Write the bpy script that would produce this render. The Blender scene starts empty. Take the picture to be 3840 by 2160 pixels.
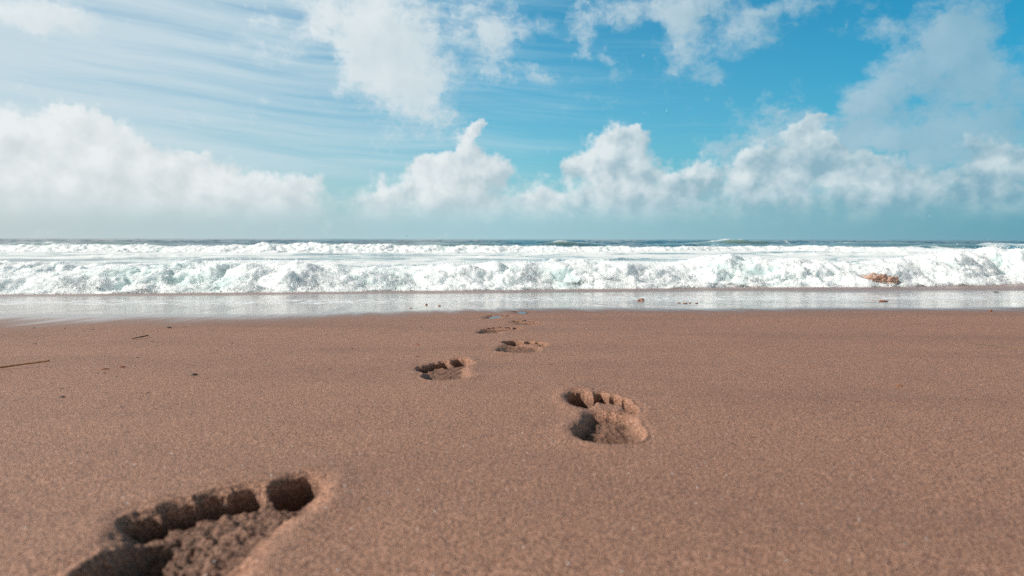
import bpy, math, random
import numpy as np
from mathutils import Vector, Matrix
R = math.radians
C = bpy.context.scene.collection
scn = bpy.context.scene
random.seed(7)
RNG = np.random.default_rng(11)

# ------------------------------------------------------------------ camera
EYE = 1.03                                   # eye height above the sea
FPX = 2560.0                                 # 24 mm on a 36 mm sensor, in photo pixels
PITCH, ROLL = math.atan(184.0 / FPX), R(0.10)
cam_d = bpy.data.cameras.new("camera")
cam = bpy.data.objects.new("camera", cam_d)
C.objects.link(cam)
scn.camera = cam
cam_d.lens, cam_d.sensor_width = 24.0, 36.0
cam_d.clip_start, cam_d.clip_end = 0.02, 60000.0
cam.location = (0, 0, EYE)
cam.rotation_euler = (Matrix.Rotation(math.pi / 2 - PITCH, 3, 'X') @ Matrix.Rotation(ROLL, 3, 'Z')).to_euler()
cam_d.dof.use_dof = True
cam_d.dof.focus_distance = 2.3
cam_d.dof.aperture_fstop = 6.3

# ------------------------------------------------------------------ sun and exposure
SUN_AZ, SUN_EL = R(-98.0), R(34.0)
sd = bpy.data.lights.new("sun", 'SUN')
sd.energy, sd.angle, sd.color = 4.3, R(0.53), (1.0, 0.93, 0.85)
sun = bpy.data.objects.new("sun", sd)
C.objects.link(sun)
SV = Vector((math.sin(SUN_AZ) * math.cos(SUN_EL), math.cos(SUN_AZ) * math.cos(SUN_EL), math.sin(SUN_EL)))
sun.rotation_euler = SV.to_track_quat('Z', 'Y').to_euler()
sun.location = SV * 50
scn.view_settings.view_transform = 'Standard'
scn.view_settings.look = 'None'
scn.view_settings.exposure = 0.4
scn.view_settings.gamma = 1.0
scn.cycles.use_denoising = False
scn.cycles.max_bounces = 8


def ray(px, py):
    """photo pixel -> world direction"""
    v = Vector(((px - 1920) / FPX, (1080 - py) / FPX, -1.0))
    return (cam.rotation_euler.to_matrix() @ v).normalized()


def azel(px, py):
    d = ray(px, py)
    return math.degrees(math.atan2(d.x, d.y)), math.degrees(math.asin(d.z))


# ------------------------------------------------------------------ node helper
class S:
    """a node socket with arithmetic"""
    def __init__(s, nt, o): s.nt, s.o = nt, o

    def m(s, op, *a, clamp=False):
        n = s.nt.nodes.new('ShaderNodeMath'); n.operation = op; n.use_clamp = clamp
        for i, x in enumerate((s,) + a):
            if isinstance(x, S): s.nt.links.new(x.o, n.inputs[i])
            else: n.inputs[i].default_value = x
        return S(s.nt, n.outputs[0])
    def __add__(s, b): return s.m('ADD', b)
    def __sub__(s, b): return s.m('SUBTRACT', b)
    def __mul__(s, b): return s.m('MULTIPLY', b)
    def __truediv__(s, b): return s.m('DIVIDE', b)
    def sat(s): return s.m('ADD', 0.0, clamp=True)

    def v(s, op, *a, out=0):
        n = s.nt.nodes.new('ShaderNodeVectorMath'); n.operation = op
        for i, x in enumerate((s,) + a):
            if isinstance(x, S): s.nt.links.new(x.o, n.inputs[i])
            elif op == 'SCALE' and i == 1: pass
            else: n.inputs[i].default_value = x
        if op == 'SCALE':
            x = a[0]
            if isinstance(x, S): s.nt.links.new(x.o, n.inputs['Scale'])
            else: n.inputs['Scale'].default_value = x
        if op in ('DOT_PRODUCT', 'LENGTH'): out = 1
        return S(s.nt, n.outputs[out])

    def step(s, lo, hi, a=0.0, b=1.0, smooth=True):
        n = s.nt.nodes.new('ShaderNodeMapRange')
        n.interpolation_type = 'SMOOTHSTEP' if smooth else 'LINEAR'
        n.clamp = True
        s.nt.links.new(s.o, n.inputs[0])
        for i, x in enumerate((lo, hi, a, b)):
            if isinstance(x, S): s.nt.links.new(x.o, n.inputs[1 + i])
            else: n.inputs[1 + i].default_value = x
        return S(s.nt, n.outputs[0])

    def mix(s, a, b, mode='MIX'):
        n = s.nt.nodes.new('ShaderNodeMix'); n.data_type = 'RGBA'; n.blend_type = mode
        s.nt.links.new(s.o, n.inputs[0])
        for i, x in ((6, a), (7, b)):
            if isinstance(x, S): s.nt.links.new(x.o, n.inputs[i])
            else: n.inputs[i].default_value = tuple(x) + (1,) * (4 - len(x))
        return S(s.nt, n.outputs[2])


def nd(nt, kind, out=0, **kw):
    n = nt.nodes.new(kind)
    for k, x in kw.items():
        if isinstance(x, S): nt.links.new(x.o, n.inputs[k])
        elif k in n.inputs.keys() and not hasattr(n, k): n.inputs[k].default_value = x
        else: setattr(n, k, x)
    return S(nt, n.outputs[out])


def noise(nt, vec, scale=1.0, detail=4.0, rough=0.5, out=0, dist=0.0):
    n = nt.nodes.new('ShaderNodeTexNoise')
    nt.links.new(vec.o, n.inputs['Vector'])
    n.inputs['Scale'].default_value = scale
    n.inputs['Detail'].default_value = detail
    n.inputs['Roughness'].default_value = rough
    n.inputs['Distortion'].default_value = dist
    return S(nt, n.outputs[out])


def voro(nt, vec, scale, out='Distance', feature='F1'):
    n = nt.nodes.new('ShaderNodeTexVoronoi')
    n.feature = feature
    nt.links.new(vec.o, n.inputs['Vector'])
    n.inputs['Scale'].default_value = scale
    return S(nt, n.outputs[out])


def sep(nt, vec):
    n = nt.nodes.new('ShaderNodeSeparateXYZ'); nt.links.new(vec.o, n.inputs[0])
    return [S(nt, n.outputs[i]) for i in range(3)]


def comb(nt, x, y, z=0.0):
    n = nt.nodes.new('ShaderNodeCombineXYZ')
    for i, q in enumerate((x, y, z)):
        if isinstance(q, S): nt.links.new(q.o, n.inputs[i])
        else: n.inputs[i].default_value = q
    return S(nt, n.outputs[0])


# ------------------------------------------------------------------ world: sky with clouds
W = bpy.data.worlds.new("World")
scn.world = W
W.use_nodes = True


def build_world():
    nt = W.node_tree
    nt.nodes.clear()
    out = nt.nodes.new('ShaderNodeOutputWorld')
    bg = nt.nodes.new('ShaderNodeBackground')
    nt.links.new(bg.outputs[0], out.inputs[0])
    bg.inputs['Strength'].default_value = 0.0758
    sky = nt.nodes.new('ShaderNodeTexSky')
    sky.sky_type = 'NISHITA'
    sky.sun_disc = False
    sky.sun_elevation = SUN_EL
    sky.sun_rotation = SUN_AZ
    sky.altitude = 0
    sky.air_density, sky.dust_density, sky.ozone_density = 1.0, 1.2, 1.0
    skyc = S(nt, sky.outputs[0])
    dirv = nd(nt, 'ShaderNodeTexCoord', 'Generated')
    x, y, z = sep(nt, dirv)
    az = x.m('ARCTAN2', y) * 57.2958
    el = z.m('ARCSINE') * 57.2958
    P = comb(nt, az, el)
    ahead = y.step(0.0, 0.45)                       # the clouds stand over the sea
    side = az.step(-42.0, 42.0, 0.0, 1.0, smooth=False)   # 0 near the sun's side, 1 away from it
    # clear sky: the physical sky through a teal colour cast, whiter low down
    tl, tm, tr = (0.80, 1.12, 1.18), (0.08, 1.15, 1.42), (0.0, 0.98, 1.24)
    tint = side.step(0.0, 0.5, smooth=False).mix(tl, side.step(0.5, 0.85, smooth=False).mix(tm, tr))
    col = skyc.v('MULTIPLY', tint)
    low = (el.m('MAXIMUM', 0.0) * -0.115).m('EXPONENT')
    hz = side.step(0.0, 0.5, smooth=False).mix((5.7, 6.4, 6.6), side.step(0.5, 1.0, smooth=False).mix((4.0, 6.1, 6.8), (1.3, 3.4, 4.4)))
    col = (low * 0.95).mix(col, hz)
    # warped coordinates
    w1 = noise(nt, P, 0.16, 4, 0.55, out=1).v('SUBTRACT', (0.5, 0.5, 0.5)).v('SCALE', 5.0)
    w2 = noise(nt, P, 0.75, 7, 0.62, out=1).v('SUBTRACT', (0.5, 0.5, 0.5)).v('SCALE', 1.9)
    Pw = P.v('ADD', w2)
    Ps = P.v('ADD', w1.v('SCALE', 0.55)).v('ADD', w2)
    # thin veils of high cloud in long streaks, densest on the sun's side
    stx = az * 0.045 + el * 0.02
    sty = el * 0.85 + az * 0.06 + (noise(nt, P, 0.05, 2, 0.5) - 0.5) * 1.8
    st = noise(nt, comb(nt, stx, sty, 3.7), 1.0, 7, 0.6)
    veil = (st + (side * -0.98 + 0.50)).step(0.34, 0.98)
    veil = veil * el.step(1.0, 7.0) * ahead
    col = (veil * 0.86).mix(col, side.step(0.1, 0.9).mix((6.1, 7.3, 7.8), (3.4, 6.2, 7.4)))

    L = Vector((-0.62, 0.78, 0))

    def field(blobs, Pv):
        tot = lit = None
        for (px, py, rx, ry, w) in blobs:
            a, e = azel(px, py)
            q = Pv.v('SUBTRACT', (a, e, 0)).v('MULTIPLY', (44.7 / rx, 44.7 / ry, 0))
            g = (q.v('DOT_PRODUCT', q) * -1.0).m('EXPONENT') * w
            l = g * q.v('DOT_PRODUCT', tuple(L))
            tot = g if tot is None else tot + g
            lit = l if lit is None else lit + l
        return tot, lit / (tot + 0.15)

    # loose torn cloud high up
    upper = [(1400, 60, 190, 190, 1.25), (1500, 230, 190, 150, 1.2), (1560, 380, 130, 110, .9), (1640, 470, 90, 70, .5),
             (1180, 40, 110, 80, .45), (1060, 170, 90, 50, .45), (1000, 60, 200, 40, .3), (870, 150, 50, 30, .4), (1320, 300, 60, 60, .35), (3120, 230, 110, 130, -.9), (3390, 40, 90, 50, -.6), (3790, 150, 50, 100, -.5), (1670, 110, 40, 70, -.5), (1780, 300, 130, 40, -.3), (1230, 190, 60, 50, -.5), (2900, 300, 70, 50, -.4), (2480, 330, 100, 50, -.4), (2060, 190, 60, 60, -.4),
             (1790, 70, 120, 110, .75), (1850, 200, 70, 110, .7), (1660, 60, 80, 60, .3), (1930, 110, 120, 40, .45),
             (2190, 150, 50, 80, .7), (2310, 250, 55, 60, .6), (2400, 20, 260, 60, .9), (2560, 160, 70, 110, .85),
             (2640, 240, 60, 80, .6), (2800, 150, 110, 80, .8), (2880, 120, 90, 60, .4), (2700, 290, 70, 60, .3),
             (2600, 40, 130, 50, .6), (3000, 30, 260, 34, .8), (3230, 90, 170, 34, .75),
             (2950, 350, 90, 60, .5), (3100, 330, 45, 45, .3), (3210, 430, 80, 60, .65),
             (3330, 280, 130, 100, .85), (3480, 170, 150, 110, .7), (3620, 60, 120, 110, .9), (3680, 200, 110, 130, .75), (3560, 330, 170, 90, .6),
             (3480, 510, 210, 55, .8), (3790, 300, 80, 80, .5), (3740, 460, 130, 70, .6),
             (60, 60, 110, 45, .9), (230, 25, 110, 40, .8), (90, 110, 60, 35, .5), (140, 65, 120, 25, .5), (2760, 470, 120, 60, .35), (2820, 560, 130, 70, .55), (2700, 580, 90, 60, .5), (3420, 590, 260, 110, .75), (3150, 560, 150, 90, .6), (3700, 600, 200, 120, .7), (2960, 440, 120, 70, .5), (3250, 340, 100, 80, .4), (2000, 250, 120, 40, .35), (2100, 60, 100, 40, .3), (2080, 130, 130, 30, .3), (1980, 300, 180, 25, .4), (1750, 290, 200, 25, .4)]
    ft, fl = field(upper, Ps)
    Pd = P.v('ADD', w1.v('SCALE', 0.35)).v('ADD', w2.v('SCALE', 0.9))
    det = noise(nt, Pd, 0.42, 12, 0.60)
    wisp = noise(nt, comb(nt, az * 0.5 + el * 0.55, el * 0.9 - az * 0.15, 1.3).v('ADD', w2), 1.0, 8, 0.62)
    a_up = (ft + (det - 0.5) * 2.1 + (wisp - 0.5) * 1.7).step(0.15, 1.45) * ahead * side.step(0.5, 0.95, 0.93, 0.80)
    rel = noise(nt, Pd, 0.30, 3, 0.5) - noise(nt, Pd.v('ADD', (-1.1, 1.2, 0)), 0.30, 3, 0.5)
    sh_up = (fl * 0.34 + rel * 0.9 + 0.66 - ft * 0.10).sat()
    c_up = sh_up.mix(side.step(0.2, 0.9).mix((6.1, 7.0, 7.4), (2.1, 4.2, 5.4)), side.step(0.3, 1.0).mix((8.4, 8.9, 9.0), (3.9, 5.6, 6.6)))
    col = a_up.mix(col, c_up)
    # banks of cumulus low over the sea
    lower = [(40, 520, 90, 80, .9), (60, 640, 160, 130, 1.1), (280, 425, 70, 38, .9), (330, 520, 110, 70, 1.1), (390, 640, 170, 110, 1.2), (220, 640, 170, 90, .7),
             (560, 690, 150, 85, 1.1), (720, 590, 40, 24, .6), (790, 665, 110, 65, 1.1), (1060, 715, 140, 62, 1.15), (1170, 675, 60, 30, .6), (900, 760, 200, 60, .9),
             (250, 790, 420, 80, 1.0), (700, 800, 300, 60, .8), (1200, 800, 150, 40, .5),
             (1745, 560, 52, 65, 1.0), (1800, 475, 26, 26, .8), (1770, 505, 34, 34, .8), (1725, 640, 120, 80, 1.1), (1595, 620, 48, 40, .9), (1860, 640, 62, 62, 1.0), (1620, 700, 110, 50, .8),
             (1700, 745, 190, 70, 1.0), (1440, 735, 75, 30, .8), (1400, 780, 160, 45, .6), (1430, 690, 18, 34, .45), (1850, 770, 120, 50, .7),
             (2345, 520, 80, 50, .9), (2400, 490, 36, 34, .6), (2270, 610, 120, 80, 1.1), (2160, 620, 60, 38, .8), (2400, 640, 110, 90, 1.0), (2020, 745, 60, 30, 1.0), (2110, 765, 120, 55, 1.0), (2350, 740, 170, 70, 1.0),
             (2560, 690, 90, 50, .9), (2640, 640, 60, 60, .5), (2560, 780, 200, 50, .8),
             (2840, 600, 75, 55, 1.0), (2800, 690, 110, 75, 1.15), (2960, 690, 70, 60, .8), (3010, 540, 60, 50, 1.0), (3085, 440, 42, 20, .9), (3040, 475, 34, 32, .95), (3060, 570, 75, 50, 1.0), (2940, 505, 50, 24, .6), (2980, 620, 90, 70, 1.0), (3130, 640, 90, 70, .8),
             (3250, 630, 95, 55, 1.0), (3330, 700, 120, 60, 1.0), (3180, 690, 60, 50, .7), (3480, 680, 120, 60, .8), (3050, 770, 180, 45, .8), (3400, 770, 200, 40, .7),
             (3800, 600, 90, 60, 1.0), (3720, 680, 110, 50, .9), (3750, 740, 150, 40, .7), (3640, 540, 80, 40, .5)]
    bx, by, _ = sep(nt, Pw)
    gt, gl = field(lower, comb(nt, bx, by.m('MAXIMUM', 3.3)))     # the banks reach down into the haze
    Pl = P.v('ADD', w2.v('SCALE', 0.45))
    dl = noise(nt, Pl, 1.15, 12, 0.56)
    a_lo = (gt + (dl - 0.5) * 1.15 + (noise(nt, P.v('ADD', (40, 0, 0)), 0.30, 3, 0.5) - 0.5) * 1.7).step(el.step(1.5, 6.5, -0.25, 0.34), el.step(1.5, 6.5, 1.5, 0.92)) * ahead
    a_lo = a_lo * el.step(-0.2, 3.0, 0.0, 0.95)
    rel2 = noise(nt, Pl, 0.45, 4, 0.5) - noise(nt, Pl.v('ADD', (-0.8, 0.9, 0)), 0.45, 4, 0.5)
    lit = (gl * 0.7 + rel2 * 2.1 + (dl - 0.5) * 0.5 + side.step(0.3, 1.0, 0.5, 0.36)).sat()
    c_lo = lit.mix(side.step(0.1, 0.95).mix((6.5, 7.1, 7.3), (2.3, 4.2, 5.2)), side.step(0.35, 1.0).mix((8.3, 8.7, 8.8), (6.3, 7.4, 7.8)))
    c_lo = el.step(0.0, 4.2).mix(hz, c_lo)
    col = a_lo.mix(col, c_lo)
    # sky overhead dimmed for deeper shadows; bright bank behind added to fill wave fronts
    over = el.step(23.0, 42.0)
    col = over.mix(col, (0.55, 0.65, 0.75))
    behind = y.step(0.1, -0.5) * el.step(30.0, 14.0)
    col = behind.mix(col, (12.0, 12.4, 12.4))
    nt.links.new(col.o, bg.inputs['Color'])
    W.cycles.sampling_method = 'MANUAL'
    W.cycles.sample_map_resolution = 1024


build_world()


# ------------------------------------------------------------------ numpy noise
def _hash(ix, iy, iz, seed):
    h = (ix.astype(np.int64) * 374761393 + iy.astype(np.int64) * 668265263 + iz.astype(np.int64) * 2147483647 + seed * 974711) & 0xFFFFFFFF
    h = ((h ^ (h >> 13)) * 1274126177) & 0xFFFFFFFF
    h = ((h ^ (h >> 16)) * 2246822519) & 0xFFFFFFFF
    return (h ^ (h >> 15)) & 0xFFFFFFFF


_G = np.random.default_rng(3).normal(size=(256, 3))
_G /= np.linalg.norm(_G, axis=1)[:, None]


def perlin(x, y, z=None, seed=0):
    x = np.asarray(x, float); y = np.asarray(y, float)
    z = np.zeros_like(x) if z is None else np.asarray(z, float)
    ix, iy, iz = np.floor(x), np.floor(y), np.floor(z)
    fx, fy, fz = x - ix, y - iy, z - iz
    u, v, w = (f * f * f * (f * (f * 6 - 15) + 10) for f in (fx, fy, fz))
    r = 0.0
    for a in (0, 1):
        for b in (0, 1):
            for c in (0, 1):
                g = _G[_hash(ix + a, iy + b, iz + c, seed) & 255]
                d = g[..., 0] * (fx - a) + g[..., 1] * (fy - b) + g[..., 2] * (fz - c)
                r = r + d * (u if a else 1 - u) * (v if b else 1 - v) * (w if c else 1 - w)
    return r * 1.6


def fbm(x, y, z=None, octaves=4, gain=0.5, seed=0, billow=False):
    t, a, f = 0.0, 1.0, 1.0
    for i in range(octaves):
        p = perlin(x * f, y * f, None if z is None else z * f, seed + i * 17)
        t = t + a * (np.abs(p) * 2 - 0.6 if billow else p)
        a *= gain; f *= 2.03
    return t


def sstep(a, b, x):
    t = np.clip((x - a) / (b - a), 0, 1)
    return t * t * (3 - 2 * t)


# ------------------------------------------------------------------ object helpers
def tag(o, label=None, cat=None, group=None, kind=None):
    for k, v in (('label', label), ('category', cat), ('group', group), ('kind', kind)):
        if v: o[k] = v
    return o


def mesh_obj(name, verts, faces, mat, parent=None, smooth=True, normals=None, attrs=None, loc=(0, 0, 0)):
    me = bpy.data.meshes.new(name)
    verts = np.asarray(verts, float)
    faces = np.asarray(faces)
    me.vertices.add(len(verts)); me.vertices.foreach_set('co', verts.ravel())
    n, k = faces.shape
    me.loops.add(n * k); me.loops.foreach_set('vertex_index', faces.astype(np.int32).ravel())
    me.polygons.add(n)
    me.polygons.foreach_set('loop_start', np.arange(0, n * k, k, dtype=np.int32))
    me.polygons.foreach_set('loop_total', np.full(n, k, dtype=np.int32))
    me.update(calc_edges=True)
    me.validate()
    me.polygons.foreach_set('use_smooth', np.full(len(me.polygons), smooth))
    for an, vals in (attrs or {}).items():
        at = me.attributes.new(an, 'FLOAT', 'POINT')
        at.data.foreach_set('value', np.asarray(vals, np.float32).ravel())
    if normals is not None:
        me.normals_split_custom_set_from_vertices([tuple(q) for q in np.asarray(normals, float)])
    me.materials.append(mat)
    o = bpy.data.objects.new(name, me)
    C.objects.link(o)
    o.location = loc
    if parent: o.parent = parent
    return o


def compact(V, F, *arrs):
    used = np.unique(F)
    m = np.zeros(len(V), int); m[used] = np.arange(len(used))
    return (V[used], m[F]) + tuple(a[used] for a in arrs)


def grid_faces(nx, ny):
    i = np.arange(nx * ny).reshape(ny, nx)
    return np.stack([i[:-1, :-1], i[:-1, 1:], i[1:, 1:], i[1:, :-1]], -1)


def empty(name, loc, rz=0.0):
    o = bpy.data.objects.new(name, None)
    o.empty_display_size = 0.1
    C.objects.link(o); o.location = loc; o.rotation_euler.z = rz
    return o


def new_mat(name):
    m = bpy.data.materials.new(name); m.use_nodes = True
    nt = m.node_tree; nt.nodes.clear()
    o = nt.nodes.new('ShaderNodeOutputMaterial'); p = nt.nodes.new('ShaderNodeBsdfPrincipled')
    nt.links.new(p.outputs[0], o.inputs[0])
    return m, nt, p


def setin(nt, p, **kw):
    for k, v in kw.items():
        k = k.replace('_', ' ')
        if isinstance(v, S): nt.links.new(v.o, p.inputs[k])
        else: p.inputs[k].default_value = (tuple(v) + (1,)) if isinstance(v, tuple) and len(v) == 3 and p.inputs[k].type == 'RGBA' else v


def bump(nt, h, dist, strength=1.0, nrm=None):
    n = nt.nodes.new('ShaderNodeBump')
    nt.links.new(h.o, n.inputs['Height'])
    n.inputs['Distance'].default_value = dist
    if isinstance(strength, S): nt.links.new(strength.o, n.inputs['Strength'])
    else: n.inputs['Strength'].default_value = strength
    if nrm is not None: nt.links.new(nrm.o, n.inputs['Normal'])
    return S(nt, n.outputs[0])


def attr(nt, name):
    n = nt.nodes.new('ShaderNodeAttribute'); n.attribute_name = name
    return S(nt, n.outputs['Fac'])


def plain(name, c1, c2, scale=400.0, rough=0.7, bd=0.0005, spec=0.3):
    m, nt, p = new_mat(name)
    pos = nd(nt, 'ShaderNodeTexCoord', 'Object')
    f = noise(nt, pos, scale, 4, 0.6)
    setin(nt, p, Base_Color=f.step(0.35, 0.65).mix(c1, c2), Roughness=rough, Specular_IOR_Level=spec, Normal=bump(nt, f, bd))
    return m


# ------------------------------------------------------------------ beach surface
# shoreline (toe of the near breaker) and edge of the wet sand, as points on the ground
def curve(pts):
    q = sorted(((p - 1920) / FPX * d, d) for p, d in pts)
    xs, ys = np.array([a for a, _ in q]), np.array([b for _, b in q])
    def f(x):
        x = np.asarray(x, float)
        s = (np.interp(x - .5, xs, ys) + np.interp(x, xs, ys) + np.interp(x + .5, xs, ys)) / 3
        return s
    return f


shore_y = curve([(-1400, 11.8), (0, 12.4), (700, 12.9), (1280, 13.3), (1920, 13.9), (2560, 14.5), (2900, 14.85), (3400, 14.9), (3840, 16.3), (5200, 17.3)])
wet_y = curve([(-2500, 2.6), (-700, 2.5), (0, 2.50), (600, 2.60), (1050, 2.75), (1400, 3.1), (1750, 3.62), (2050, 3.72), (2500, 3.62), (2900, 3.62), (3400, 3.72), (3840, 3.8), (6000, 3.9)])


def base_h(x, y):
    """height of the undisturbed sand above the sea"""
    x = np.asarray(x, float); y = np.asarray(y, float)
    ys = shore_y(x)
    h3 = 0.202 + 0.05 * 3.3
    drop = np.where(y < 3.3, 0.202 + 0.05 * y, h3 + (EYE + 0.0 - h3) * (y - 3.3) / (ys - 3.3))
    und = 0.0035 * fbm(x * 1.4, y * 1.4, octaves=3, seed=5) + 0.0012 * fbm(x * 7, y * 7, octaves=2, seed=9)
    und = und * sstep(30, 3, y) * sstep(3.2, 2.2, y) + 0.004 * fbm(x * .5, y * .35, octaves=3, seed=21) * sstep(3.0, 5.0, y)
    return EYE - drop + und


def at(px, py):
    """point of the sand seen at a photo pixel"""
    d = ray(px, py)
    t = 0.25 * 1.0012 ** np.arange(3600)
    X, Y, Z = d.x * t, d.y * t, EYE + d.z * t
    i = int(np.argmax(Z <= bilin(X, Y)))
    return Vector((X[i], Y[i], float(bilin(X[i:i + 1], Y[i:i + 1])[0])))


def lines(a, b, step, lo, hi, grow, mx):
    c = [a + step * i for i in range(int(round((b - a) / step)) + 1)]
    s = step; q = c[-1]; up = []
    while q < hi: s = min(s * grow, mx); q += s; up.append(q)
    s = step; q = c[0]; dn = []
    while q > lo: s = min(s * grow, mx); q -= s; dn.append(q)
    return np.array(dn[::-1] + c + up)


CELL = 0.02
GX = lines(-0.5, 0.3, CELL, -45, 45, 1.045, 0.5)
GY = lines(0.36, 3.76, CELL, -4.0, 24.0, 1.03, 0.10)
XX, YY = np.meshgrid(GX, GY)
HH = base_h(XX, YY)


def bilin(x, y):
    i = np.clip(np.searchsorted(GX, x, 'right') - 1, 0, len(GX) - 2)
    j = np.clip(np.searchsorted(GY, y, 'right') - 1, 0, len(GY) - 2)
    u = (x - GX[i]) / (GX[i + 1] - GX[i]); v = (y - GY[j]) / (GY[j + 1] - GY[j])
    return HH[j, i] * (1 - u) * (1 - v) + HH[j, i + 1] * u * (1 - v) + HH[j + 1, i] * (1 - u) * v + HH[j + 1, i + 1] * u * v


# ---- sand material
def sand_material():
    m, nt, p = new_mat("beach_sand")
    pos = S(nt, nt.nodes.new('ShaderNodeNewGeometry').outputs['Position'])
    x, y, z = sep(nt, pos)
    wet = attr(nt, 'wet')          # metres past the edge of the wet sand (negative: dry)
    sh = attr(nt, 'shore')         # 0 at that edge, 1 at the breaker's toe
    # grains
    gcol = voro(nt, pos, 900.0, 'Color')
    gr, gg, gb = sep(nt, gcol)
    mott = noise(nt, pos, 160.0, 4, 0.7)
    fine = noise(nt, pos, 520.0, 3, 0.6)
    c = gr.step(0.15, 0.9).mix((0.24, 0.130, 0.088), (0.56, 0.315, 0.215))
    c = gg.step(0.80, 0.86).mix(c, (0.60, 0.26, 0.13))
    c = gb.step(0.84, 0.9).mix(c, (0.16, 0.115, 0.10))
    c = (mott.step(0.3, 0.7) * 0.5).mix(c, (0.50, 0.29, 0.205))
    c = (mott.step(0.62, 0.30) * 0.40).mix(c, (0.22, 0.12, 0.082))
    big = noise(nt, pos, 5.0, 4, 0.6)
    c = (big.step(0.35, 0.7) * 0.22).mix(c, (0.34, 0.185, 0.125))
    clump = noise(nt, pos, 380.0, 2, 0.6)
    c = (clump.step(0.50, 0.38) * 0.80).mix(c, (0.15, 0.085, 0.06))
    c = (clump.step(0.50, 0.62) * 0.80).mix(c, (0.66, 0.41, 0.30))
    tide = noise(nt, comb(nt, x * 0.7, y * 2.6, 0.0), 1.0, 5, 0.6)
    c = (tide.step(0.42, 0.68) * 0.34).mix(c, (0.22, 0.13, 0.095))
    c = c.v('MULTIPLY', (0.88, 0.785, 0.715))
    pressed = attr(nt, 'pressed')       # damp sand laid open by the foot, darkened also to deepen pit shadows
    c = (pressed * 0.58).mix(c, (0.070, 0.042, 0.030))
    spk = voro(nt, pos, 230.0, 'Color')
    sr, _, _ = sep(nt, spk)
    spd = voro(nt, pos, 230.0, 'Distance')
    spark = sr.step(0.980, 0.982) * spd.step(0.26, 0.18)
    c = spark.mix(c, (0.85, 0.85, 0.82))
    # wetness with a ragged, streaked edge
    n_edge = (noise(nt, comb(nt, x * 1.3, y * 0.9, 0.0), 1.0, 5, 0.6) - 0.5)
    strk = noise(nt, comb(nt, x * 9.0 + y * 1.2, y * 0.9, 0.0), 1.0, 5, 0.6)
    wv = wet + n_edge * 0.75 + (strk - 0.5) * 0.85
    damp = wv.step(-0.55, 0.15)
    film = wv.step(-0.40, 0.85)
    c = (damp * 0.45).mix(c, (0.11, 0.070, 0.055))
    # sandy churned shallows just in front of the breaker
    yn = noise(nt, comb(nt, x * 1.3, y * 5.0, 0.0), 1.0, 5, 0.65)
    churn = (sh + (yn - 0.5) * 0.35 + (noise(nt, pos, 0.25, 2, 0.5) - 0.5) * 0.55).step(0.42, 0.72)
    c = (churn * 0.6).mix(c, (0.30, 0.19, 0.15))
    # lacy foam left behind on the film
    lace = noise(nt, comb(nt, x * 3.2, y * 1.6, 0.0), 1.0, 7, 0.7)
    lace2 = noise(nt, comb(nt, x * 16.0, y * 4.5, 2.0), 1.0, 4, 0.65)
    band = sh.step(0.10, 0.22) * sh.step(0.50, 0.30)
    f1 = (lace2 * 0.75 + lace * 0.35 + band * 0.12).step(0.66, 0.71) * band
    f2 = strk.step(0.54, 0.66) * wv.step(0.0, 0.5) * sh.step(0.22, 0.10) * 0.30
    f3 = (lace + sh * 0.1).step(0.66, 0.72) * sh.step(0.78, 0.92)
    foam = f1.m('MAXIMUM', f2).m('MAXIMUM', f3) * film
    c = foam.mix(c, (0.80, 0.83, 0.84))
    rough = film.step(0.0, 1.0, 0.6, 0.11)
    rough = rough + churn * film * 0.26 + foam * 0.5
    spec = film.step(0, 1, 0.35, 0.5) - churn * film * 0.28
    setin(nt, p, Base_Color=c, Roughness=rough.sat(), Specular_IOR_Level=spec)
    gh = voro(nt, pos, 900.0, 'Distance')
    hgt = (gh * -0.8 + fine * 0.8 + mott * 1.0)
    b1 = bump(nt, (hgt + clump * 1.2), 0.0018, damp.step(0, 1, 0.85, 0.25) * film.step(0, 1, 1.0, 0.0))
    rip = noise(nt, comb(nt, x * 2.0, y * 9.0, 0.0), 1.0, 4, 0.6)
    b2 = bump(nt, rip, 0.012, film * (churn * 0.6 + 0.06), b1)
    b3 = bump(nt, big, 0.010, film.step(0, 1, 0.5, 0.0), b2)
    nt.links.new(b3.o, p.inputs['Normal'])
    return m


SAND = sand_material()


# ---- footprints
TOES = [(.905, .120, .085, .068), (.955, .020, .056, .042), (.925, -.058, .050, .039), (.878, -.122, .046, .037), (.812, -.172, .044, .038)]


def ell(u, v, cu, cv, ru, rv):
    k = np.sqrt(((u - cu) / ru) ** 2 + ((v - cv) / rv) ** 2)
    return (k - 1) * min(ru, rv)


def capsule(u, v, a, b, ra, rb):
    d = (b[0] - a[0], b[1] - a[1])
    t = np.clip(((u - a[0]) * d[0] + (v - a[1]) * d[1]) / (d[0] ** 2 + d[1] ** 2), 0, 1)
    return np.hypot(u - a[0] - t * d[0], v - a[1] - t * d[1]) - (ra + (rb - ra) * t)


def smin(a, b, k):
    h = np.clip(0.5 + 0.5 * (b - a) / k, 0, 1)
    return b * (1 - h) + a * h - k * h * (1 - h)


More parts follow.
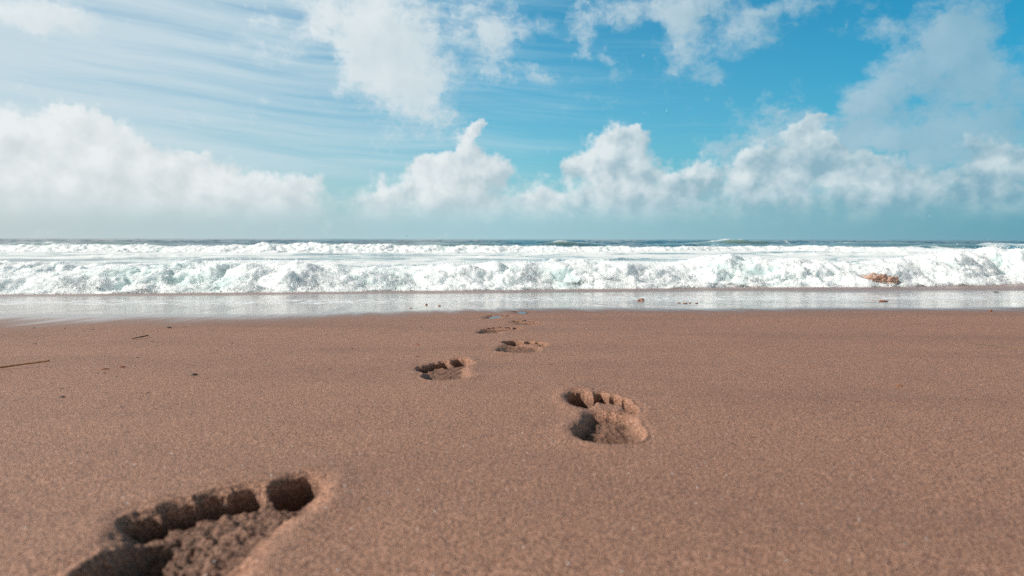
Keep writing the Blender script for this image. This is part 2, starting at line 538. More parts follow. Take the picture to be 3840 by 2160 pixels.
class Foot:
    def __init__(s, x, y, ang, L, wid, D, left, seed, lump=1.0, floor=0.75, edge=0.035, toes=None, hw=.135, mid=None):
        s.__dict__.update(locals())

    def local(s, x, y):
        c, n = math.cos(s.ang), math.sin(s.ang)       # heading measured clockwise from +y
        dx, dy = x - s.x, y - s.y
        u = (dx * n + dy * c) / s.L + 0.5
        v = (dx * c - dy * n) / s.L / s.wid
        return u, (v if s.left else -v)

    def world(s, u, v):
        v = (v if s.left else -v) * s.L * s.wid
        u = (u - 0.5) * s.L
        c, n = math.cos(s.ang), math.sin(s.ang)
        return s.x + u * n + v * c, s.y + u * c - v * n

    def depth(s, x, y):
        u, v = s.local(x, y)
        wu = 0.013 * fbm(x * 55, y * 55, octaves=3, seed=s.seed)
        wv = 0.013 * fbm(x * 55 + 9, y * 55 + 4, octaves=3, seed=s.seed + 3)
        u = u + wu; v = v + wv
        heel = ell(u, v, .155, .0, .17, s.hw)
        if s.mid:
            sole = smin(heel, capsule(u, v, (.16, -.01), (s.mid[0], s.mid[2]), s.hw * .93, s.mid[1]), .08)
            if s.toes is STEEP: sole = smin(sole, ell(u, v, .70, .075, .11, .11), .06)
        else:
            mid = capsule(u, v, (.15, -.045), (.62, -.055), .105, .150)
            ball = smin(ell(u, v, .71, .085, .13, .115), ell(u, v, .67, -.08, .12, .13), .05)
            sole = smin(smin(heel, mid, .06), ball, .06)
        toes = np.stack([ell(u, v, *t) for t in (s.toes or TOES)])
        toe = toes.min(0)
        ti = toes.argmin(0)
        e = s.edge
        if s.toes is STEEP:        # pressed hardest on the outer side and the heel, rising gently to the arch
            fl = s.floor * (1.2 - .95 * sstep(-.16, .20, v)) * (.68 + .32 * sstep(.62, .28, u))
        elif s.toes is ROUND:
            fl = s.floor * (.45 + .65 * sstep(.40, .12, u) + .35 * sstep(-.02, .2, v) * sstep(.30, .1, u))
        else:
            fl = s.floor + .22 * np.exp(-((u - .14) / .13) ** 2) + .15 * np.exp(-((u - .72) / .12) ** 2)
            fl = fl - .34 * np.exp(-((u - .43) / .16) ** 2) * sstep(-.10, .12, v)
        lump = fbm(x * 95, y * 95, octaves=4, gain=.6, seed=s.seed + 7) * .075 + fbm(x * 38, y * 38, octaves=2, seed=s.seed + 8) * .09
        crumbs = np.clip(fbm(x * 140, y * 140, octaves=2, seed=s.seed + 12) - .25, 0, 1) * .15
        ds = sstep(e * .55, -e, sole) * (fl + s.lump * (lump - crumbs) * sstep(0, -.05, sole))
        ds = ds * (1 - (.62 if s.toes else .45) * np.exp(-(toe / .045) ** 2) * sstep(-.01, .01, toe))
        kk = np.stack([((u - t[0]) / (t[2] * 1.06)) ** 2 + ((v - t[1]) / (t[3] * 1.06)) ** 2 for t in (s.toes or TOES)]).min(0)
        bowl = np.sqrt(np.clip(1 - kk, 0, 1)) ** .8
        dt = bowl * ((1.3 if s.toes is ROUND else 1.15) + s.lump * lump * .8)
        if s.toes:                 # the whole foot sinks a little before toes and sole dig in
            both = smin(sole, toe, .16)
            dt = np.maximum(dt, sstep(e * .7, -e * 1.2, both) * (.40 + lump * .85))
        # the toe grip: sand pushed up in a low wall between toes and ball
        d = np.maximum(ds, dt)
        o = np.minimum(sole, toe)
        rim = .06 * np.exp(-((o - .05) / .06) ** 2) * sstep(-.01, .06, o) * (1 + .8 * fbm(x * 20, y * 20, octaves=2, seed=s.seed + 5))
        dish = .10 * np.exp(-(np.maximum(o, 0) / .09) ** 2) * sstep(.0, -.25, v - .1)
        rim = rim * sstep(.40, .2, o)
        part = np.where(toe < sole - .004, ti + 1, 0)
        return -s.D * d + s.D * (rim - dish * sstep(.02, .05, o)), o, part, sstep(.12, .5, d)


STEEP = [(.90, .085, .105, .066), (.81, -.040, .075, .044), (.75, -.105, .070, .042), (.67, -.155, .066, .042), (.57, -.200, .066, .042)]
ROUND = [(.81, .105, .170, .105), (.84, -.055, .115, .060), (.80, -.140, .095, .050), (.73, -.200, .075, .044), (.62, -.225, .060, .038)]
FOOT = [
    Foot(-.233, .528, R(0), .275, 1.20, .040, True, 101, 1.2, .64, .045, STEEP, .150, (.55, .165, -.02)),
    Foot(.129, .975, R(3), .345, .62, .038, False, 202, .7, .60, .042, ROUND, .190, (.38, .165, -.045)),
    Foot(-.136, 1.440, R(-4), .310, .88, .030, True, 303, .5, .40, .045, STEEP, .150, (.50, .165, -.02)),
    Foot(.026, 1.880, R(5), .300, .92, .028, False, 404, .7, .45, .05, ROUND, .190, (.42, .19, .0)),
    Foot(-.050, 2.400, R(14), .28, 1.1, .020, True, 505, 1.0, .5, .06),
    Foot(.033, 2.740, R(12), .27, 1.1, .015, False, 606, .8, .6, .07),
    Foot(-.072, 3.140, R(10), .27, 1.1, .013, True, 707, .5, .6, .09),
    Foot(.043, 3.540, R(8), .26, 1.1, .012, False, 808, .5, .6, .10),
]
FOOT_LABEL = [
    'deep barefoot print nearest the camera, largest, its heel cut off at the bottom left',
    'right barefoot print with round toes and lumpy sole, the second nearest, right of centre',
    'left barefoot print with five dark toe pits in a slanting row, third from the camera',
    'small dark barefoot print with its toes in shade, fourth from the camera',
    'shallow crumbly barefoot print, fifth from the camera, just past the small dark toe print',
    'faint barefoot print with a crumb of weed behind it, sixth from the camera',
    'faint barefoot print holding a strip of water, seventh from the camera',
    'farthest barefoot print holding pale blue water at the edge of the swash',
]
SUBDIV = [16, 14, 12, 10, 8, 8, 8, 8]
hole = np.zeros((len(GY) - 1, len(GX) - 1), bool)
sandV, sandF, sandN, sandP = [], [], [], []
off = 0


def wet_attr(V):
    w = V[:, 1] - wet_y(V[:, 0])
    return w, np.clip(w / (shore_y(V[:, 0]) - wet_y(V[:, 0])), -1, 2)


def hmat(name, c, rough):
    m, nt, p = new_mat(name)
    pos = S(nt, nt.nodes.new('ShaderNodeNewGeometry').outputs['Position'])
    setin(nt, p, Base_Color=c, Roughness=rough, Specular_IOR_Level=.6, Normal=bump(nt, noise(nt, pos, 40, 2, .5), .001, .15))
    return m


PUDDLE = hmat('standing_water', (.10, .075, .06), .22)

for fi, ft in enumerate(FOOT):
    cs = [ft.world(u, v) for u in (-.22, 1.22) for v in (-.42, .42)]
    i0 = np.searchsorted(GX, min(c[0] for c in cs)) - 1; i1 = np.searchsorted(GX, max(c[0] for c in cs)) + 1
    j0 = np.searchsorted(GY, min(c[1] for c in cs)) - 1; j1 = np.searchsorted(GY, max(c[1] for c in cs)) + 1
    while hole[j0:j1, i0:i1].any(): j0 += 1
    hole[j0:j1, i0:i1] = True
    k = SUBDIV[fi]
    xs = np.concatenate([np.linspace(GX[i], GX[i + 1], k, endpoint=False) for i in range(i0, i1)] + [[GX[i1]]])
    ys = np.concatenate([np.linspace(GY[j], GY[j + 1], k, endpoint=False) for j in range(j0, j1)] + [[GY[j1]]])
    px, py = np.meshgrid(xs, ys)
    dep, o, part, prs = ft.depth(px, py)
    bx = np.minimum(px - xs[0], xs[-1] - px); by = np.minimum(py - ys[0], ys[-1] - py)
    dep = dep * sstep(0, .015, np.minimum(bx, by))
    hz = bilin(px, py) + dep
    gy_, gx_ = np.gradient(hz, ys, xs)
    N = np.stack([-gx_, -gy_, np.ones_like(hz)], -1); N /= np.linalg.norm(N, axis=-1, keepdims=True)
    V = np.stack([px, py, hz], -1).reshape(-1, 3); N = N.reshape(-1, 3)
    F = grid_faces(len(xs), len(ys)).reshape(-1, 4)
    of = o.ravel()[F].mean(1); pf = np.array(part).ravel()[F[:, 0]]
    isfoot = of < .035
    prs = prs.ravel()
    a, b, n_, p_ = compact(V, F[~isfoot], N, prs)
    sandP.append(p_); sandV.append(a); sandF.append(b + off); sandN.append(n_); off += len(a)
    bx_, by_ = ft.x, ft.y
    loc = np.array([bx_, by_, float(base_h(bx_, by_))])

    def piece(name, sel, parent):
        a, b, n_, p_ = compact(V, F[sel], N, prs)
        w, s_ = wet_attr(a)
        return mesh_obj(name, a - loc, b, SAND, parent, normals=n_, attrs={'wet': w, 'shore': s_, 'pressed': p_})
    root = empty('footprint', tuple(loc))
    tag(root, FOOT_LABEL[fi], 'footprint', 'line of bare footprints leading to the sea')
    if fi < 4:
        piece('sole_print', isfoot & (pf == 0), root)
        for t in range(5):
            piece('toe_print', isfoot & (pf == t + 1), root)
    else:
        piece('sole_print', isfoot, root)
    if fi >= 6:
        cu = [(.25 + .16 * math.cos(t), .13 * math.sin(t)) if False else (.5 + .30 * math.cos(t), -.02 + .085 * math.sin(t)) for t in np.linspace(0, 2 * math.pi, 24, endpoint=False)]
        vv = [np.array([*ft.world(u, v), 0]) for u, v in cu]
        zz = float(base_h(ft.x, ft.y)) - ft.D * (.30 if fi == 7 else .42) - loc[2]
        vv = [(q[0] - loc[0], q[1] - loc[1], zz) for q in vv] + [(0, 0, zz)]
        fc = [(i, (i + 1) % 24, 24) for i in range(24)]
        mesh_obj('puddle', vv, fc, PUDDLE, root)

V = np.stack([XX, YY, HH], -1).reshape(-1, 3)
gy_, gx_ = np.gradient(HH, GY, GX)
N = np.stack([-gx_, -gy_, np.ones_like(HH)], -1); N /= np.linalg.norm(N, axis=-1, keepdims=True)
F = grid_faces(len(GX), len(GY))[~hole]
a, b, n_ = compact(V, F, N.reshape(-1, 3))
sandV.append(a); sandF.append(b + off); sandN.append(n_); sandP.append(np.zeros(len(a)))
sandV, sandF, sandN = np.concatenate(sandV), np.concatenate(sandF), np.concatenate(sandN)
w_, s_ = wet_attr(sandV)
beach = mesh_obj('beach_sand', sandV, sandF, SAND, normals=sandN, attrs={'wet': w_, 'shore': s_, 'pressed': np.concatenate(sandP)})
tag(beach, kind='structure')


# ------------------------------------------------------------------ sea
def foam_material(name, scale):
    m, nt, p = new_mat(name)
    pos = S(nt, nt.nodes.new('ShaderNodeNewGeometry').outputs['Position'])
    thin = attr(nt, 'thin')
    n1 = noise(nt, pos, 3.0 / scale, 6, 0.65)
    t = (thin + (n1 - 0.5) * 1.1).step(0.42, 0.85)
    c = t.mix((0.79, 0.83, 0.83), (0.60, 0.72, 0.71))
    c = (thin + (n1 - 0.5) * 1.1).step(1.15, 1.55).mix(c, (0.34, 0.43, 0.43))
    b = noise(nt, pos, 14.0 / scale, 4, 0.6)
    setin(nt, p, Base_Color=c, Roughness=0.7, Specular_IOR_Level=0.15, Subsurface_Weight=0.75,
          Subsurface_Scale=0.20 * scale, Subsurface_Radius=(0.9, 1.0, 1.0), Normal=bump(nt, b, 0.05 * scale, 0.14))
    return m


def water_material():
    m, nt, p = new_mat("sea_water")
    pos = S(nt, nt.nodes.new('ShaderNodeNewGeometry').outputs['Position'])
    x, y, z = sep(nt, pos)
    foam = attr(nt, 'foam')
    green = attr(nt, 'green')
    c = green.mix((0.008, 0.032, 0.040), (0.20, 0.30, 0.25))
    l1 = noise(nt, comb(nt, x * 0.35, y * 0.30, 0.0), 1.0, 9, 0.68, dist=0.6)
    fv = foam + (l1 - 0.5) * 1.3
    f = fv.step(0.44, 0.60)
    c = fv.step(0.34, 0.50).mix(c, (0.34, 0.45, 0.43))
    c = f.mix(c, (0.74, 0.78, 0.78))
    b = noise(nt, comb(nt, x * 0.9, y * 0.9, 0.0), 1.0, 8, 0.65)
    setin(nt, p, Base_Color=c, Roughness=f.step(0, 1, 0.12, 0.8), IOR=1.33, Specular_IOR_Level=0.5, Normal=bump(nt, b, 0.25, 0.30))
    return m


def sea():
    """one sheet from the shore to the horizon"""
    ys = [11.0]
    while ys[-1] < 14000:
        y = ys[-1]
        ys.append(y + max(0.10, y * 0.006 if y < 400 else y * 0.03))
    ys = np.array(ys)
    ss = np.linspace(-1, 1, 1300)
    X = ss[None, :] * (ys[:, None] * 1.25 + 8)
    Y = np.repeat(ys[:, None], len(ss), 1)
    amp = np.interp(Y, [14, 30, 70, 140, 600, 3000], [.02, .06, .16, .34, .42, .40])
    lam = 0.16
    z = fbm(X * .05, Y * lam, octaves=4, gain=.5, seed=40) * amp
    z += amp * np.interp(Y, [50, 90], [.10, .30]) * fbm(X * .30, Y * .55, octaves=3, seed=44)
    z = np.where(z > 0, z * (1 + z), z * .7)
    green = np.zeros_like(z)
    foam = np.interp(Y, [13, 22, 34, 50, 62, 75, 90, 130], [.66, .60, .54, .60, .70, .50, .22, .10])
    # swells standing up to break beyond the second line
    for (px, d, w, hgt, len_, fo) in SWELLS:
        cx = (px - 1920) / FPX * d
        yy = Y - d - 3 * np.sin((X - cx) * .05)
        pr = np.where(yy < 0, np.exp(-(yy / (len_ * .45)) ** 2), np.exp(-(yy / len_) ** 2))
        e = np.exp(-((X - cx) / w) ** 2) * (1 + .25 * fbm(X * .25, Y * 0 + d, octaves=3, seed=60))
        z = z + hgt * pr * e
        green = np.maximum(green, pr * e * 1.0)
        foam = np.maximum(foam, pr * e * fo * .62)
    for (yc, hh, sd_) in ((21, .10, 61), (27, .12, 62), (35, .14, 63), (44, .15, 64)):
        yy = Y - yc - 2.2 * fbm(X * .09, X * 0 + sd_, octaves=4, seed=sd_)
        bore = np.where(yy < 0, np.exp(-(yy / .5) ** 2), np.exp(-(yy / 2.2) ** 2)) * sstep(-.25, .45, fbm(X * .07, X * 0 + sd_ + 5, octaves=2, seed=sd_ + 9))
        z = z + hh * bore * (1 + .5 * fbm(X * 1.2, Y * 1.2, octaves=3, seed=sd_ + 3))
        foam = foam + .30 * bore - .12 * np.exp(-((yy - 4) / 2.0) ** 2)
    foam = foam + .28 * fbm(X * .06, Y * .22, octaves=3, seed=50)
    crest = sstep(.22, .55, z - np.interp(Y, [70, 120], [.2, .0])) * np.interp(Y, [60, 110, 4000], [.0, .25, .05])
    foam = foam + crest
    z = z * sstep(13, 20, Y) - .03 + .05 * sstep(14, 22, Y)
    V = np.stack([X, Y, z], -1).reshape(-1, 3)
    o = mesh_obj('sea_water', V, grid_faces(len(ss), len(ys)).reshape(-1, 4), water_material(), attrs={'foam': foam, 'green': np.clip(green, 0, 1)})
    tag(o, kind='structure')


SWELLS = [(2120, 98, 5.5, .72, 4.0, .75), (2620, 92, 9, .50, 4, .35), (2760, 120, 10, .85, 5, .35), (3560, 80, 7, .55, 4, .75), (3790, 84, 6, .60, 4, .8),
          (3200, 105, 16, .60, 5, .15), (1750, 84, 9, .40, 4, .55), (1560, 88, 8, .45, 4, .7), (170, 84, 7, .55, 4, .4), (450, 100, 9, .5, 4, .2), (3050, 86, 10, .35, 4, .2)]
sea()

PROF = np.array([(-.75, -.12), (-.68, .06), (-.52, .17), (-.28, .22), (-.05, .24), (.10, .36), (.28, .58), (.55, .80), (.90, .95), (1.3, 1.0), (1.8, .93), (2.6, .70), (3.8, .42), (5.5, .16), (7.5, -.08)])


def breaker(name, label, ytoe, H, xr, nx, nt_, depth, mat, seed, lump, nspray, dropr, hollows=()):
    t = np.linspace(0, 1, nt_)
    sl = np.linspace(0, 1, len(PROF)) ** .9
    py_ = np.interp(t, sl, PROF[:, 0]); pz_ = np.interp(t, sl, PROF[:, 1])
    k = max(3, nt_ // 14)
    ker = np.ones(k) / k
    pad = lambda q: np.convolve(np.pad(q, k, mode='edge'), ker, 'same')[k:-k]
    py_, pz_ = pad(py_), pad(pz_)
    x = np.linspace(xr[0], xr[1], nx)
    y0 = ytoe(x) + lump * .9 * fbm(x * .22 / lump, x * 0 + seed, octaves=2, gain=.4, seed=seed)
    h = H(x) * (1 + .24 * fbm(x * .30 / lump, x * 0 + seed + 5, octaves=3, gain=.5, seed=seed + 1))
    lean = 1 + .25 * fbm(x * .18 / lump, x * 0 + 3, octaves=3, seed=seed + 2)
    X = np.repeat(x[None, :], nt_, 0)
    roll = np.interp(t, [0, .28, .45, 1], [1, 1, .15, 0])[:, None]
    Y = y0[None, :] + roll * lump * .42 * fbm(np.repeat(x[None, :], nt_, 0) * .55 / lump, np.repeat(t[:, None], nx, 1) * 2.5, octaves=3, seed=seed + 50) + py_[:, None] * depth * lean[None, :]
    Z = pz_[:, None] * h[None, :]
    dz, dy = np.gradient(Z, axis=0), np.gradient(Y, axis=0)
    ln = np.hypot(dz, dy) + 1e-9
    ny, nz = -dz / ln, dy / ln
    s = 1 / lump
    b1 = fbm(X * .80 * s, Y * .9 * s, Z * 1.1 * s, octaves=5, gain=.46, seed=seed + 9, billow=True)
    b2 = fbm(X * 3.4 * s, Y * 3.4 * s, Z * 3.4 * s, octaves=4, gain=.62, seed=seed + 10)
    env = np.interp(t, [0, .06, .15, .30, .55, .8, 1], [.12, .35, .45, 1, .75, .35, .15])[:, None] * np.clip(h / np.median(h), .5, 1.3)[None, :]
    b3 = fbm(X * .45 * s, Y * .6 * s, Z * .6 * s, octaves=3, seed=seed + 11)
    disp = (b1 * .19 + b3 * .10 + b2 * .045) * lump * env
    jx = fbm(X * 1.5 * s, Y * 1.5 * s, Z * 1.5 * s, octaves=3, seed=seed + 30) * .12 * lump * env
    jx = jx + .10 * lump * env * fbm(X * 1.1 * s + 7, Y * 1.1 * s, Z * 1.4 * s, octaves=4, seed=seed + 31)
    V = np.stack([X + jx, Y + ny * disp, Z + nz * disp], -1)
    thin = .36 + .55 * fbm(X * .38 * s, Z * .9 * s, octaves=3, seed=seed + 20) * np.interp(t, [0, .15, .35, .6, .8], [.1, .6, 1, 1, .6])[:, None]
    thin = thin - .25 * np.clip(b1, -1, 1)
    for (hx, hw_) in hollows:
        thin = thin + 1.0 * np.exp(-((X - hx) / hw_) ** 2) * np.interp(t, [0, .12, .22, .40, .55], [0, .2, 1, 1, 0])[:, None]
    root = empty(name, (float(x.mean()), float(y0.mean()), 0))
    loc = np.array(root.location)
    tag(root, label, 'wave', 'breaking waves rolling in')
    mesh_obj('foam_face', V.reshape(-1, 3) - loc, grid_faces(nx, nt_).reshape(-1, 4), mat, root, attrs={'thin': thin})
    # flung drops
    r = np.random.default_rng(seed)
    wgt = np.interp(t, [0, .1, .4, .6, .8, 1], [.9, 1, 1, .9, .2, .0])
    wx = np.clip(.45 + .7 * fbm(x * .8 * s, x * 0, octaves=3, seed=seed + 40), .08, 2)
    ti = r.choice(nt_, nspray, p=wgt / wgt.sum()); xi = r.choice(nx, nspray, p=wx / wx.sum())
    base = V[ti, xi]
    up = r.exponential(.045 * lump, nspray) * np.clip(.4 + 1.3 * pz_[ti], .3, 2) * (.6 + wx[xi])
    dirn = np.stack([r.normal(0, .5, nspray) + .15, ny[ti, xi] * .7 + r.normal(0, .4, nspray), np.abs(nz[ti, xi]) * .8 + .35 + r.normal(0, .3, nspray)], -1)
    ctr = base + dirn * up[:, None]
    rad = dropr * np.exp(r.normal(-.25, .45, nspray)) * np.clip(1.25 - up / (.4 * lump), .35, 1.2)
    oc = np.array([(1, 0, 0), (-1, 0, 0), (0, 1, 0), (0, -1, 0), (0, 0, 1), (0, 0, -1)], float)
    of = np.array([(0, 2, 4), (2, 1, 4), (1, 3, 4), (3, 0, 4), (2, 0, 5), (1, 2, 5), (3, 1, 5), (0, 3, 5)])
    st = np.stack([np.exp(r.normal(0, .35, nspray)) for _ in range(3)], -1)
    VV = (ctr[:, None, :] + oc[None] * (rad[:, None] * st)[:, None, :]).reshape(-1, 3)
    FF = (of[None] + (np.arange(nspray) * 6)[:, None, None]).reshape(-1, 3)
    sp = mesh_obj('spray', VV - loc, FF, mat, root, attrs={'thin': np.zeros(len(VV))})
    tag(sp, kind='stuff')
    return root


def crest(pts):
    xs = np.array([p for p, _ in pts], float); yy = np.array([q for _, q in pts], float)
    def H(x):
        yt = shore_y(x) + .7
        px = 1920 + FPX * x / yt
        hor = 896 + (px - 1920) * .0018
        return np.clip(EYE - (np.interp(px, xs, yy) - hor) * yt / FPX, .2, 1.4) * .90
    return H


near_H = crest([(-1500, 1000), (0, 1012), (300, 1008), (480, 990), (620, 972), (800, 968), (1000, 982), (1280, 985), (1600, 988), (2000, 978), (2400, 980), (2700, 965), (3000, 965), (3300, 978), (3480, 955), (3600, 928), (3680, 915), (3760, 918), (3840, 930), (4400, 950), (5200, 990)])
FOAM1 = foam_material('churned_foam', 1.0)
FOAM2 = foam_material('distant_foam', 2.5)
breaker('breaking_wave', 'tall churning white breaker collapsing onto the wet sand, around the orange rock', lambda x: shore_y(x), near_H, (-17, 20), 2600, 110, .85, FOAM1, 500, .62, 130000, .006, ((-5.35, .36), (1.2, .25)))


def far_toe(x):
    return 52 + .02 * x + 1.5 * np.sin(x * .07) + 5 * sstep(12, 22, x) * 1.0


def far_H(x):
    yt = far_toe(x) + 1.5
    px = 1920 + FPX * x / yt
    top = np.interp(px, [-1500, 0, 250, 520, 640, 900, 1000, 1280, 1600, 1900, 2150, 2500, 2700, 3050, 3200, 3600, 3900, 5200],
                    [912, 915, 912, 914, 918, 914, 903, 906, 912, 914, 916, 917, 916, 912, 916, 926, 926, 920])
    return np.clip(EYE - (top + 2 - 896) * yt / FPX - .08, .15, 1.0) * .9


breaker('breaking_wave', 'long low line of white surf far out, just under the horizon', far_toe, far_H, (-62, 62), 2600, 60, 1.6, FOAM2, 900, .55, 9000, .018)

breaker('breaking_wave', 'low broken line of foam between the shore breaker and the far surf', lambda x: 19.6 + .05 * x + .5 * np.sin(x * .45),
        lambda x: .06 + .34 * sstep(-.35, .5, fbm(x * .16, x * 0 + 7, octaves=2, seed=71)) * (1 + 0 * x), (-26, 27), 2000, 60, .9, FOAM1, 700, .42, 12000, .009)

# ------------------------------------------------------------------ rock in the breaker
def rock():
    m, nt, p = new_mat('orange_rock')
    pos = nd(nt, 'ShaderNodeTexCoord', 'Object')
    n = noise(nt, pos, 9, 7, .65)
    n2 = noise(nt, pos, 28, 5, .65)
    c = n.step(.35, .65).mix((.36, .20, .14), (.60, .40, .30))
    c = n2.step(.56, .68).mix(c, (.62, .50, .42))
    setin(nt, p, Base_Color=c, Roughness=.55, Normal=bump(nt, n2, .03, .8))
    import bmesh
    bm = bmesh.new(); bmesh.ops.create_icosphere(bm, subdivisions=5, radius=1)
    co = np.array([v.co[:] for v in bm.verts]); fa = np.array([[v.index for v in f.verts] for f in bm.faces]); bm.free()
    d = 1 + .30 * fbm(co[:, 0] * 2.2, co[:, 1] * 2.2, co[:, 2] * 2.2, octaves=5, gain=.5, seed=77, billow=True) + .10 * fbm(co[:, 0] * 7, co[:, 1] * 7, co[:, 2] * 7, octaves=3, seed=78)
    co = co * d[:, None] * np.array([.46, .26, .145])
    co[:, 2] = np.where(co[:, 0] > .25, co[:, 2], co[:, 2]) + .03
    yt = float(shore_y(np.array(7.9)))
    return mesh_obj('rock', co, fa, m, loc=((3284 - 1920) / FPX * yt, yt - .12, .10))


tag(rock(), 'rough orange brown rock awash in the foaming breaker at the right', 'rock')

# ------------------------------------------------------------------ things lying on the sand
def tube(pts, rad, n=8):
    V, F = [], []
    pts = [Vector(p) for p in pts]
    for i, p in enumerate(pts):
        d = (pts[min(i + 1, len(pts) - 1)] - pts[max(i - 1, 0)]).normalized()
        s = d.cross(Vector((0, 0, 1))).normalized(); u = s.cross(d)
        r = rad[i] if hasattr(rad, '__len__') else rad
        for k in range(n):
            a = 2 * math.pi * k / n
            V.append(p + (s * math.cos(a) + u * math.sin(a)) * r)
        if i:
            b = (i - 1) * n
            F += [(b + k, b + (k + 1) % n, b + n + (k + 1) % n, b + n + k) for k in range(n)]
    e = (len(pts) - 1) * n
    V += [pts[0], pts[-1]]
    c0, c1 = len(V) - 2, len(V) - 1
    F += [(c0, c0, 0 + (k + 1) % n, 0 + k) for k in range(0)]
    return V, F, (c0, c1, n, e)


def add_tube(name, pts, rad, mat, label, cat, group=None):
    V, F, (c0, c1, n, e) = tube(pts, rad)
    tri = [(c0, (k + 1) % n, k) for k in range(n)] + [(c1, e + k, e + (k + 1) % n) for k in range(n)]
    me = bpy.data.meshes.new(name)
    o0 = Vector(pts[len(pts) // 2])
    me.from_pydata([v - o0 for v in V], [], F + tri)
    for q in me.polygons: q.use_smooth = True
    me.materials.append(mat)
    o = bpy.data.objects.new(name, me); C.objects.link(o); o.location = o0
    return tag(o, label, cat, group)


M_REED = plain('dry_reed', (.26, .12, .045), (.40, .20, .08), 300, .55)
M_DARK = plain('dark_twig', (.020, .016, .014), (.055, .04, .03), 500, .7)
M_WEED = plain('dark_seaweed', (.012, .012, .012), (.05, .04, .032), 600, .45, .001, .5)
M_RUST = plain('rusty_weed', (.16, .05, .02), (.34, .13, .05), 500, .5, .001)
M_STEM = plain('pale_stem', (.10, .085, .05), (.17, .14, .085), 500, .5)
M_GULL = plain('gull_feathers', (.75, .76, .77), (.85, .85, .85), 5, .8)
M_DUSK = plain('dark_feathers', (.05, .055, .06), (.12, .12, .12), 5, .8)


def on(px, py, up=0.0):
    p = at(px, py); p.z += up
    return p


# reed at the left edge: lies on the sand, its broken tip a little off the ground
pa, pb = at(-160, 1402), at(190, 1370)
pts, rad = [], []
for i in range(25):
    t = i / 24
    q = pa.lerp(pb, t)
    q.x += .004 * math.sin(t * 7); q.y += .006 * math.sin(t * 5)
    q.z = float(base_h(q.x, q.y)) + .0035 + .007 * t * t
    pts.append(q); rad.append(.0021 - .0005 * t)
add_tube('reed', pts, rad, M_REED, 'long brown dry reed lying at the left edge of the sand', 'reed')
pa, pb = at(496, 1274), at(556, 1266)
pts = [pa.lerp(pb, i / 10) + Vector((0, .004 * math.sin(i * .6), .003 + .004 * i / 10)) for i in range(11)]
add_tube('twig', pts, [.0012 + .0008 * i / 10 for i in range(11)], M_DARK, 'thin dark twig lying alone above the long brown reed', 'twig')
pa, pb = at(3640, 1290), at(3900, 1312)
pts = []
for i in range(19):
    q = pa.lerp(pb, i / 18); q.z = float(base_h(q.x, q.y)) + .0012
    q.y += .01 * math.sin(i * .35); pts.append(q)
add_tube('reed', pts, [.0006 + .0009 * i / 18 for i in range(19)], M_STEM, 'hair thin dark stem half buried in sand at the right edge', 'reed')
# arched stem standing out of the wet sand
pc = at(2800, 1172)
pts = []
for i in range(25):
    a = math.pi * (1.13 - 1.26 * i / 24)
    pts.append(pc + Vector((.031 * math.cos(a), .006 * math.cos(a * 2), .012 + .019 * math.sin(a))))
add_tube('arched_stem', pts, .0007, M_STEM, 'thin stem arching like a hoop out of the wet sand', 'stem')


def lump_mesh(seed, sub=2, rough=.45):
    import bmesh
    bm = bmesh.new(); bmesh.ops.create_icosphere(bm, subdivisions=sub, radius=1)
    co = np.array([v.co[:] for v in bm.verts]); fa = np.array([[v.index for v in f.verts] for f in bm.faces]); bm.free()
    co = co * (1 + rough * fbm(co[:, 0] * 1.7 + seed, co[:, 1] * 1.7, co[:, 2] * 1.7, octaves=3, gain=.6, seed=seed))[:, None]
    return co, fa


def lump(name, px, py, wpx, hpx, mat, label, cat, group=None, seed=1, flat=.5, rot=0.0, sub=2):
    p = at(px, py)
    d = (p - cam.location).length
    w = wpx / FPX * d * .5
    co, fa = lump_mesh(seed, sub)
    hz = max(hpx / FPX * d * .5, w * .16)
    co = co * np.array([w, w * flat, hz])
    o = mesh_obj(name, co, fa, mat, loc=(p.x, p.y, p.z + hz * .35))
    o.rotation_euler.z = rot
    return tag(o, label, cat, group)


lump('seaweed', 728, 1407, 21, 10, M_WEED, 'black lump of seaweed, the biggest dark bit left of the toe prints', 'seaweed', None, 3, .6, .3)
lump('seaweed', 232, 1490, 20, 6, M_WEED, 'flat black flake of seaweed on blurred sand below the long reed', 'seaweed', None, 5, .4)
lump('leaf', 458, 1377, 20, 6, M_RUST, 'small orange brown leaf curled on the sand', 'leaf', None, 8, .5, .4)
lump('twig', 396, 1385, 28, 3, M_RUST, 'short reddish brown twig beside the orange leaf', 'twig', None, 9, .12, .25)
lump('twig', 3375, 1448, 24, 5, M_RUST, 'short dark red twig lying alone on the right of the sand', 'twig', None, 10, .2, -.1)
lump('seaweed', 1567, 1294, 16, 4, M_RUST, 'brown scrap of weed left of the small dark footprint', 'seaweed', None, 12, .25, -.2)
lump('seaweed', 1566, 1338, 10, 4, M_DARK, 'dark grey scrap above the row of five toe pits', 'seaweed', None, 13, .3, .7)
lump('seaweed', 1969, 1204, 9, 6, M_WEED, 'dark crumb of weed behind the faint sixth footprint', 'seaweed', None, 14, .7)
